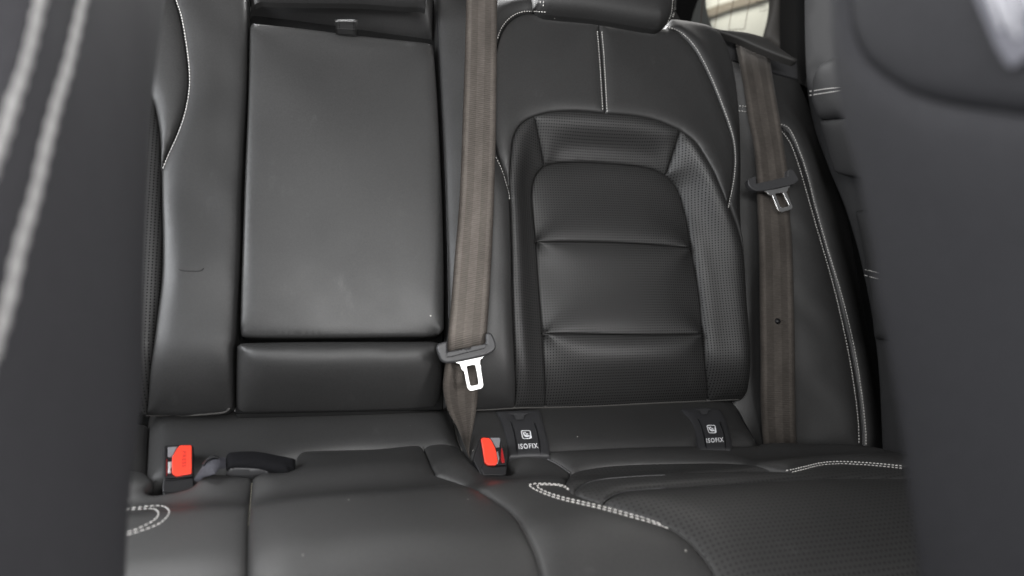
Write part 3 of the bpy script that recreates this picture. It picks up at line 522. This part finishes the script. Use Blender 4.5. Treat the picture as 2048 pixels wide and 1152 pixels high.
panel('bucket_ring', cu, CU, [(a2[1:], .002), ([(1572, 945), (1640, 931), (1680, 928.5), (1740, 931), (1900, 940)], (.004, .006)), ([(1900, 940), (1900, 961)], .004), ([(1900, 961), (1830, 959), (1700, 958), (1600, 960.5), (1500, 966), (1400, 972), (1330, 977), (1262, 982), (1230, 990), (1212, 1000), (1205, 1008)], .004), ([(1205, 1008), (1165, 996), (1148, 988)], .002)], M_perf_seat, rr=.003, rh=.0025, puff=.004, R=.015, res=.007)
k = iof(buk, (1205, 1008))
panel('seat_insert', cu, CU, [(a3, .004), ([(1830, 959), (1960, 965)], .004), ([(1960, 965), (1960, 1260)], .008), ([(1960, 1260), (1465, 1260)], .006), (buk[k:][::-1], (.006, .003))], M_perf_seat, rr=.006, rh=.005, puff=.010, R=.05, res=.009, skirt=.05)
piping('seam_piping', cu, [(1058, 907.5), (1085, 914.5), (1110, 925.5), (1130, 938), (1141, 947)], .0016, M_grey, lift=.001)
piping('seam_piping', cu, [(1150, 986), (1156, 979), (1170, 968.5), (1200, 959.5), (1260, 953.5), (1330, 950)], .0009, M_grey, lift=.0)
piping('seam_piping', cu, [(1208, 1003), (1214, 998), (1232, 989), (1262, 981.5), (1330, 976)], .0009, M_grey, lift=.0)
piping('seam_piping', cu, [(1340, 1058), (1362, 1073), (1382, 1089), (1402, 1111), (1420, 1136), (1431, 1156), (1445, 1190)], .0016, M_leather, lift=.0)
piping('seam_piping', cu, [(1021, 1026), (1035, 1041), (1052, 1069), (1068, 1101), (1081, 1141), (1090, 1186)], .0014, M_leather, lift=.0)
stitches(cu, [[(1137, 978), (1128, 972), (1118, 969.5), (1095, 967.5), (1068, 968), (1058, 970.5), (1064, 976), (1080, 984), (1100, 992), (1130, 1001), (1165, 1009), (1205, 1018.5), (1250, 1031), (1300, 1045), (1337, 1057)],
              [(1137, 980), (1120, 972), (1100, 970), (1080, 970), (1073, 972.5), (1080, 978), (1100, 987), (1130, 996), (1165, 1004), (1205, 1013.5), (1250, 1026), (1300, 1040), (1330, 1052)]], M_thread, rad=.0008, pitch=.0062, ln=.0046)
stitches(cu, [[(1570, 942), (1600, 935.5), (1640, 926), (1680, 923), (1740, 926), (1810, 932.5)], [(1583, 945), (1610, 938.5), (1640, 931), (1680, 928), (1740, 931), (1810, 937.5)]], M_thread, rad=.0008)
stitches(cu, [[(250, 1018), (290, 1013.5), (315, 1012), (330, 1014), (338, 1021), (337, 1030), (325, 1043), (305, 1054), (270, 1066), (245, 1073)], [(250, 1021), (290, 1018), (308, 1018.5), (317, 1025), (314, 1035), (300, 1046), (270, 1060), (245, 1068)]], M_thread, rad=.0007, pitch=.006, ln=.0044)
stitches(cu, [[(504, 957), (502, 985), (500, 1010), (498, 1035), (496.5, 1052)]], M_cream, rad=.0005, pitch=.004, ln=.0022, lift=.0002)
stitches(cu, [[(846, 893), (855, 915), (865, 938), (871, 949)]], M_void, rad=.0006, pitch=.004, ln=.0028)

# ================================================================== anchor flaps with print
def text_mesh(txt):
    c = bpy.data.curves.new('lettering', 'FONT'); c.body = txt; c.size = 1; c.offset = .02; c.resolution_u = 3; c.space_character = 1.22
    o = bpy.data.objects.new('lettering', c); COL.objects.link(o); dg = bpy.context.evaluated_depsgraph_get()
    me = bpy.data.meshes.new_from_object(o.evaluated_get(dg)); bpy.data.objects.remove(o); V = A([tuple(v.co) for v in me.vertices]); f = [list(p.vertices) for p in me.polygons]; return V, f
def put_text(name, parent, txt, quad, mat, lift=.0006):
    """lettering laid on the surface inside a quad (px): bottom-left, bottom-right, top-right, top-left"""
    V, f = text_mesh(txt); lo, hi = V.min(0), V.max(0); W = []
    q = [A(p, float) for p in quad]
    for v in V:
        a = (v[0]-lo[0])/(hi[0]-lo[0]); b = (v[1]-lo[1])/(hi[1]-lo[1]); p = (q[0]*(1-a)+q[1]*a)*(1-b)+(q[3]*(1-a)+q[2]*a)*b; h = cast(*p)
        W.append(h[0]+h[1]*lift if h else at(p[0], p[1], 1))
    return mesh(name, parent, W, f, mat, smooth=False, solid=False)
def decal(polys, quad, lift):
    V, f = [], []; q = [A(p, float) for p in quad]
    for pl_ in polys:
        tr = tessellate_polygon([[Vector((x, y, 0)) for x, y in l] for l in pl_]); pts = [p for l in pl_ for p in l]; b0 = len(V)
        for a, b in pts:
            p = (q[0]*(1-a)+q[1]*a)*(1-b)+(q[3]*(1-a)+q[2]*a)*b; h = cast(*p); V.append(h[0]+h[1]*lift)
        f += [[i+b0 for i in t] for t in tr]
    return V, f
def rrect(x0, y0, x1, y1, r):
    o = []
    for cx, cy, a0 in ((x1-r, y1-r, 0), (x0+r, y1-r, 90), (x0+r, y0+r, 180), (x1-r, y0+r, 270)):
        for k in range(5): a = math.radians(a0+k*22.5); o.append((cx+r*math.cos(a), cy+r*math.sin(a)))
    return o
def circ(x, y, r): return [(x+r*math.cos(k*math.pi/5), y+r*math.sin(k*math.pi/5)) for k in range(10)]
SYM = [[rrect(0, 0, 1, 1, .2), rrect(.09, .09, .91, .91, .13)],
       [[(.14, .74), (.25, .80), (.34, .52), (.62, .44), (.80, .44), (.80, .30), (.55, .20), (.34, .24), (.22, .40)]],
       [circ(.40, .72, .09)], [[(.44, .60), (.52, .64), (.70, .62), (.70, .52), (.52, .50)]],
       [[(.74, .10), (.94, .06), (.98, .30), (.97, .62), (.90, .72), (.82, .66), (.86, .50)]]]
def flap(label, L, Rr, top, bot, sym, txt, lines, tab_px):
    t = thing('anchor_flap', label, 'child seat anchor', at(*L[-1], 1.0), 'child seat anchor flaps')
    o = panel('flap_cover', t, ST, [(top, .0), (Rr, (.0, .017)), (bot, .017), (L[::-1], (.017, .0))], M_flap, rr=.003, rh=.003, puff=.002, R=.01, res=.004, skirt=.015, step=3)
    for c in lines: piping('edge_rib', t, c, .0009, M_black, lift=.0)
    V, f = decal([tab_px[0]], tab_px[1], .0018); 
    mesh('finger_tab', t, V, f, M_grey, smooth=False, solid=False)
    V, f = decal(SYM, sym, .0006); mesh('child_seat_symbol', t, V, f, M_white, smooth=False, solid=False)
    put_text('lettering', t, 'ISOFIX', txt, M_white)
TAB = [[(0, 1), (1, 1), (1, .8), (.86, .74), (.78, 0), (.40, 0), (.26, .74), (0, .8)]]
flap('left black anchor flap printed ISOFIX in white, behind the red buckle', [(992, 822), (1001, 838), (1009, 862), (1015, 890), (1018, 914)], [(1080, 820), (1088, 848), (1094, 870), (1099, 890), (1101, 912)], [(992, 822), (1040, 820), (1080, 820)], [(1101, 912), (1060, 912), (1018, 914)],
     [(1045, 879), (1064, 878), (1061, 861), (1041, 861.5)], [(1037.5, 899), (1077.5, 897), (1074.5, 887), (1036.5, 888.5)],
     [[(1022, 845), (1027, 860), (1032, 885), (1035, 911)], [(1069, 847), (1074, 862), (1079, 887), (1081, 910)]], (TAB, [(1017, 842), (1055, 841), (1055, 828), (1016, 828)]))
flap('right black anchor flap printed ISOFIX in white, nearer the side bolster', [(1362, 818), (1378, 836), (1388, 855), (1394, 878), (1397, 902)], [(1440, 818), (1452, 838), (1459, 860), (1464, 882), (1465, 902)], [(1362, 818), (1400, 815), (1440, 818)], [(1465, 902), (1430, 902), (1397, 902)],
     [(1417, 867), (1433.5, 867), (1430.5, 850.5), (1412.5, 850.5)], [(1413.5, 886.5), (1448, 884.5), (1446, 875), (1412, 877.5)],
     [[(1396, 838), (1402, 850), (1408, 872), (1413, 899)], [(1440, 845), (1446, 862), (1450, 880), (1451, 900)]], (TAB, [(1392, 831), (1420, 830), (1420, 820), (1391, 820)]))

# ================================================================== seat belts
def z(o, k, pts): return [(o[0]+x/k, o[1]+y/k) for x, y in pts]
b1 = thing('seat_belt', 'brown grey seat belt down the middle with bright shining tongue', 'seat belt', at(945, 400, .9), 'seat belts')
ribbon('webbing', b1, B, [((934, -60), (994.5, -60), .075, .07), ((932, 0), (994.5, 0), .07, .066), ((930, 104), (993.5, 110), .064, .062), ((924, 278), (991.6, 278), .058, .056), ((919, 399), (988, 399), .053, .053), ((909, 520), (983, 520), .05, .05), ((901, 620), (977, 620), .048, .048), ((896, 672), (974, 664), .047, .047), ((895, 702), (973.5, 688), .040, .040)], M_web)
ribbon('webbing', b1, B, [((896, 690), (968, 676), .042, .042), ((893, 715), (964, 712), .039, .039), ((888, 745), (960.5, 745), .036, .018), ((886, 779), (957, 779), .036, .006), ((895, 820), (953, 820), .032, .004), ((915, 857), (944, 868), .030, .012), ((930, 895), (938, 905), .038, .034), ((940, 920), (944, 922), .040, .040)], M_web, sag=-.004)
o5 = lambda pts: z((860, 640), 3.6, pts)
hold = plate('tongue_holder', b1, B, o5([(47, 200), (52, 178), (66, 166), (100, 156), (129, 148), (128, 225), (290, 196), (405, 168), (403, 92), (428, 88), (446, 94), (462, 126), (476, 165), (476, 196), (466, 218), (440, 238), (395, 258), (290, 284), (180, 306), (120, 310), (92, 303), (74, 284), (56, 235)]), .056, .010, M_grey, bevel=.0038)
plate('slot_lip', hold, B, o5([(131, 232), (232, 213), (238, 204), (262, 214), (292, 207), (300, 190), (400, 172), (405, 186), (392, 205), (290, 228), (160, 262), (120, 268)]), .0592, .005, M_grey, bevel=.0012)
plate('metal_tongue', b1, B, o5([(172, 304), (230, 296), (300, 280), (360, 268), (396, 256), (380, 270), (362, 290), (362, 318), (368, 330), (368, 352), (384, 462), (381, 482), (368, 494), (312, 508), (290, 510), (276, 500), (268, 482), (246, 372), (229, 358), (221, 336), (214, 316)]), .053, .003, M_metal, holes=[o5([(264, 336), (272, 330), (318, 322), (328, 328), (351, 455), (346, 465), (302, 474), (290, 470)])], bevel=.0009)
b2 = thing('seat_belt', 'brown grey seat belt at the right beside the side bolster, tongue hanging dull', 'seat belt', at(1550, 400, 1.15), 'seat belts')
ribbon('webbing', b2, B, [((1466, 66), (1530, 88), -.06, -.06), ((1470, 84), (1538, 106), -.04, -.04), ((1478, 124), (1543, 140), -.008, -.012), ((1487, 175), (1549, 175), .004, .0), ((1496, 237), (1560, 237), .008, .006), ((1507, 292), (1570.6, 308), .012, .010), ((1514, 360), (1577, 350), .014, .012), ((1515, 376), (1578, 366), .010, .010)], M_web)
ribbon('webbing', b2, B, [((1513, 366), (1578, 356), .002, .002), ((1514, 400), (1580, 428), .002, .002), ((1518, 494), (1585, 494), .003, .002), ((1519.5, 620), (1588.5, 620), .004, .004), ((1521, 734), (1590, 700), .004, .005), ((1521, 803), (1591, 780), -.006, -.002), ((1524, 860), (1592.5, 860), -.026, -.020), ((1528, 900), (1594, 905), -.045, -.038)], M_web)
o6 = lambda pts: z((1440, 320), 9.6, pts)
plate('tongue_holder', b2, B, o6([(540, 385), (560, 362), (640, 326), (695, 308), (700, 448), (1000, 385), (1300, 312), (1305, 188), (1350, 178), (1400, 180), (1425, 210), (1512, 355), (1512, 390), (1445, 455), (1340, 487), (1100, 540), (860, 588), (700, 592), (610, 555), (560, 490), (542, 430)]), .022, .011, M_grey, bevel=.0042)
plate('metal_tongue', b2, B, o6([(850, 592), (1100, 550), (1352, 486), (1340, 520), (1312, 545), (1312, 580), (1278, 612), (1300, 660), (1396, 890), (1392, 925), (1365, 948), (1205, 996), (1160, 990), (1125, 970), (1098, 920), (1006, 684), (935, 660), (915, 628)]), .020, .003, M_metal, holes=[o6([(1064, 655), (1085, 640), (1185, 622), (1212, 635), (1330, 870), (1322, 885), (1195, 916), (1168, 905)])], bevel=.0009)
C0 = cast(1555, 642.6); V, f = [], []
for k_, (r_, h_) in enumerate(((.0, .0042), (.0022, .004), (.004, .003), (.005, .0012), (.0052, 0))):
    for j in range(16): a = j*math.pi/8; V.append(C0[0]+B.U*r_*math.cos(a)+B.V*r_*math.sin(a)+B.N*h_)
for k_ in range(4):
    for j in range(16): f.append([k_*16+j, (k_+1)*16+j, (k_+1)*16+(j+1) % 16, k_*16+(j+1) % 16])
mesh('stop_button', b2, V, f, M_black, solid=False)

# ================================================================== buckles
BK = Plane(at(356, 930, .84), nrm(-ray(356, 930)*.8+A([0, 0, .45])))
k1 = thing('belt_buckle', 'large upright buckle at the left with red push button beside the flat black buckle', 'belt buckle', at(356, 975, .86), 'red seat belt buckles')
o7 = lambda pts: z((300, 860), 6.4, pts)
plate('housing', k1, BK, o7([(178, 225), (190, 200), (222, 186), (530, 186), (552, 196), (560, 220), (556, 590), (566, 720), (540, 900), (160, 900), (160, 700), (172, 600)]), -.003, .05, M_black, bevel=.0025)
plate('front_skirt', k1, BK, o7([(166, 622), (200, 640), (330, 636), (556, 598), (566, 720), (540, 800), (158, 800), (158, 720)]), -.002, .03, M_black, bevel=.003)
plate('face_frame', k1, BK, o7([(182, 222), (194, 202), (222, 192), (530, 192), (548, 202), (553, 222), (549, 588), (538, 596), (330, 612), (200, 616), (180, 600)]), .001, .004, M_black, holes=[o7([(208, 216), (370, 208), (520, 206), (528, 222), (524, 560), (500, 572), (330, 588), (208, 590)])], bevel=.0008)
plate('slot_ramp', k1, BK, o7([(226, 205), (365, 200), (330, 250), (286, 345), (226, 345)]), .000, .003, M_ramp, bevel=.0006)
plate('slot_wall', k1, BK, o7([(192, 370), (222, 370), (222, 550), (214, 600), (184, 596)]), -.0005, .003, M_redd, bevel=.0006)
plate('latch', k1, BK, o7([(234, 410), (280, 400), (278, 470), (262, 500), (272, 548), (226, 552), (232, 500)]), -.0008, .003, M_metal, bevel=.0006)
btn = plate('press_button', k1, BK, o7([(380, 198), (400, 194), (520, 192), (534, 204), (536, 540), (524, 558), (345, 592), (325, 586), (290, 560), (280, 540), (284, 348), (292, 330), (345, 240)]), .0042, .005, M_red, bevel=.0012)
put_text('lettering', btn, 'PRESS', o7([(412, 272), (410, 478), (460, 474), (460, 272)]), M_redl, lift=.0003)
k2 = thing('belt_buckle', 'smaller slanted buckle with red push button in the pocket before the left ISOFIX flap', 'belt buckle', at(985, 945, .93), 'red seat belt buckles')
o8 = lambda pts: z((940, 820), 8.86, pts)
BK2 = Plane(at(985, 905, .905), nrm(-ray(985, 905)*.8+A([.15, 0, .45])))
plate('housing', k2, BK2, o8([(176, 492), (200, 474), (525, 474), (545, 492), (560, 560), (652, 955), (655, 1010), (640, 1120), (600, 1200), (220, 1200), (60, 900), (60, 860), (150, 560)]), -.004, .04, M_black, bevel=.003)
plate('front_skirt', k2, BK2, o8([(240, 930), (300, 985), (380, 1005), (620, 990), (650, 965), (656, 1010), (645, 1120), (600, 1160), (240, 1160), (190, 1050)]), -.002, .03, M_black, bevel=.003)
plate('face_frame', k2, BK2, o8([(186, 496), (205, 480), (522, 480), (540, 496), (645, 950), (630, 972), (330, 988), (290, 975), (252, 930)]), .000, .004, M_black, holes=[o8([(205, 500), (510, 492), (525, 510), (625, 940), (330, 965), (275, 925)])], bevel=.0008)
plate('slot_ramp', k2, BK2, o8([(352, 488), (520, 488), (540, 510), (520, 660), (455, 662), (385, 530)]), .0005, .003, M_ramp, bevel=.0006)
plate('slot_wall', k2, BK2, o8([(555, 670), (578, 675), (618, 930), (570, 945), (545, 890)]), .000, .003, M_redd, bevel=.0006)
plate('latch', k2, BK2, o8([(472, 740), (498, 725), (510, 800), (522, 860), (500, 940), (480, 955), (495, 880)]), .000, .003, M_metal, bevel=.0006)
plate('press_button', k2, BK2, o8([(196, 510), (215, 490), (240, 484), (335, 490), (360, 508), (384, 540), (445, 665), (465, 730), (492, 880), (492, 915), (460, 972), (330, 972), (300, 960), (262, 920)]), .0042, .005, M_red, bevel=.0012)
k3 = thing('belt_buckle', 'flat black flocked buckle lying behind the cushion with a grey woven strap', 'belt buckle', at(520, 940, .86))
BK3 = Plane(at(520, 930, .85), nrm(-ray(520, 930)*.6+A([0, 0, .7])))
panel('hood', k3, BK3, [(o7([(965, 350), (975, 310), (1010, 275), (1100, 262), (1250, 255), (1400, 262), (1600, 300), (1780, 335), (1864, 356)]), .0), (o7([(1864, 356), (1856, 480), (1800, 516)]), 0), (o7([(1800, 516), (1700, 526), (1500, 490), (1300, 470), (1080, 465), (985, 482)]), .004), (o7([(985, 482), (968, 420), (965, 350)]), 0)], M_fuzz, rr=.005, rh=.005, puff=.004, res=.004, skirt=.02, step=3)
panel('lower_lip', k3, BK3, [(o7([(975, 500), (1000, 478), (1080, 468), (1300, 474), (1500, 494), (1700, 530)]), .002), (o7([(1700, 530), (1550, 552), (1300, 556), (1000, 550), (970, 530), (975, 500)]), -.006)], M_grey, rr=.004, rh=.004, puff=.003, res=.004, skirt=.02, step=3)
ribbon('strap', k3, BK3, [(o7([(970, 350)])[0], o7([(972, 490)])[0], -.002, -.002), (o7([(880, 352)])[0], o7([(885, 500)])[0], .004, .004), (o7([(790, 368)])[0], o7([(835, 560)])[0], .004, .006), (o7([(705, 420)])[0], o7([(770, 585)])[0], .0, .002), (o7([(630, 520)])[0], o7([(690, 600)])[0], -.006, -.004), (o7([(560, 640)])[0], o7([(640, 650)])[0], -.014, -.012)], M_strap, thick=.003, n=12)
ribbon('strap_loop', k3, BK3, [(o7([(890, 345)])[0], o7([(880, 375)])[0], .006, .006), (o7([(840, 328)])[0], o7([(820, 360)])[0], .008, .008), (o7([(780, 332)])[0], o7([(760, 380)])[0], .007, .007), (o7([(720, 370)])[0], o7([(720, 410)])[0], .004, .004), (o7([(660, 440)])[0], o7([(690, 470)])[0], -.002, .0)], M_black, thick=.004, n=7)

# ================================================================== front seats
CA = [(130, -200), (92, -60), (78, 0), (62, 70), (44, 138), (24, 200), (2, 275), (-30, 360), (-120, 700), (-330, 1400)]
pa = FL.w(FL.un([(78, 0), (2, 275)], 0), 0); ax = Vector(pa[1]-pa[0]).normalized(); n2 = [Matrix.Rotation(math.radians(q), 3, ax) @ Vector((1, 0, 0)) for q in (48, -48)]
FL2 = Plane(pa[0], min(n2, key=lambda v: v.y))
fs = thing('front_seat', 'left front seat in the foreground, out of focus, with two pale stitched cords', 'car seat', at(150, 900, .32), 'front seats')
panel('seat_side', fs, FL, [([(335, -200), (333, 0), (318, 120), (305, 250), (298, 400), (292, 600), (288, 800), (270, 940), (260, 1050), (256, 1160), (250, 1400)], 0), ([(250, 1400), (-330, 1400)], 0), (CA[::-1], 0), ([CA[0], (335, -200)], 0)], M_front, rr=.02, rh=.003, puff=.004, R=.06, res=.012, skirt=.18, step=10)
panel('seat_front', fs, FL2, [(CA, .0), ([(-330, 1400), (-900, 1400)], 0), ([(-900, 1400), (-700, -200)], 0), ([(-700, -200), CA[0]], 0)], M_front, rr=.004, rh=.003, res=.012, skirt=.03, step=9)
piping('contrast_cord', fs, [(92, -60), (78, 0), (62, 70), (44, 138), (24, 200), (2, 275), (-30, 360)], .0034, M_cord, lift=.0006, flat=.5, bulge=.013)
piping('contrast_cord', fs, [(172, -60), (163, 0), (148, 70), (132, 138), (110, 210), (90, 290), (66, 395), (35, 504), (21, 573), (2, 643), (-20, 712), (-40, 770)], .0038, M_cord, lift=.0006, flat=.5, bulge=.013)
fr = thing('front_seat', 'right front seat in the foreground, out of focus, with a grey printed tag', 'car seat', at(1950, 900, .34), 'front seats')
pk = [(1690, -200), (1692, 0), (1698, 62), (1713, 102), (1738, 135), (1775, 164), (1819, 190), (1892, 211), (1965, 222), (2048, 233), (2300, 250)]
panel('seat_side', fr, FR, [([(1648, -200), (1650, 0), (1656, 100), (1668, 200), (1690, 290), (1712, 380), (1736, 510), (1744, 600), (1760, 670), (1790, 850), (1808, 1000), (1828, 1152), (1850, 1400)], 0), ([(1850, 1400), (2600, 1600)], 0), ([(2600, 1600), (2600, 258), (2300, 250)], .0), (pk[::-1], (.004, .004)), ([(1690, -200), (1648, -200)], 0)], M_front, rr=.012, rh=.004, puff=.003, R=.05, res=.011, skirt=.18, step=9)
panel('upper_panel', fr, FR, [(pk, .002), ([(2300, 250), (2600, 258)], .002), ([(2600, 258), (2600, -300)], .002), ([(2600, -300), (1690, -200)], .002)], M_front, rr=.010, rh=.007, puff=.003, R=.05, res=.011, skirt=.05, step=9)
tg = plate('tag', fr, FR, [(1940, -30), (1951, 0), (1970, 42), (1992, 94), (2012, 126), (2022, 134), (2034, 130), (2060, 108), (2200, 20), (2140, -60)], .0085, .0012, M_tag, bevel=.0004)
def bar(p, q, wd):
    p, q = A(p, float), A(q, float); d = (q-p)/np.linalg.norm(q-p); n_ = A([-d[1], d[0]])*wd/2
    return [tuple(p+n_), tuple(p-n_), tuple(q-n_*.9), tuple(q+d*wd*.3), tuple(q+n_*.9)]
for p, q, wd in (((1972, -40), (2003, 54), 15), ((1996, -40), (2034, 72), 17), ((2020, -40), (2054, 34), 15), ((2046, -40), (2080, 30), 15)):
    plate('lettering', tg, FR, bar(p, q, wd), .0090, .0004, M_tagprint, bevel=0, solid=False)
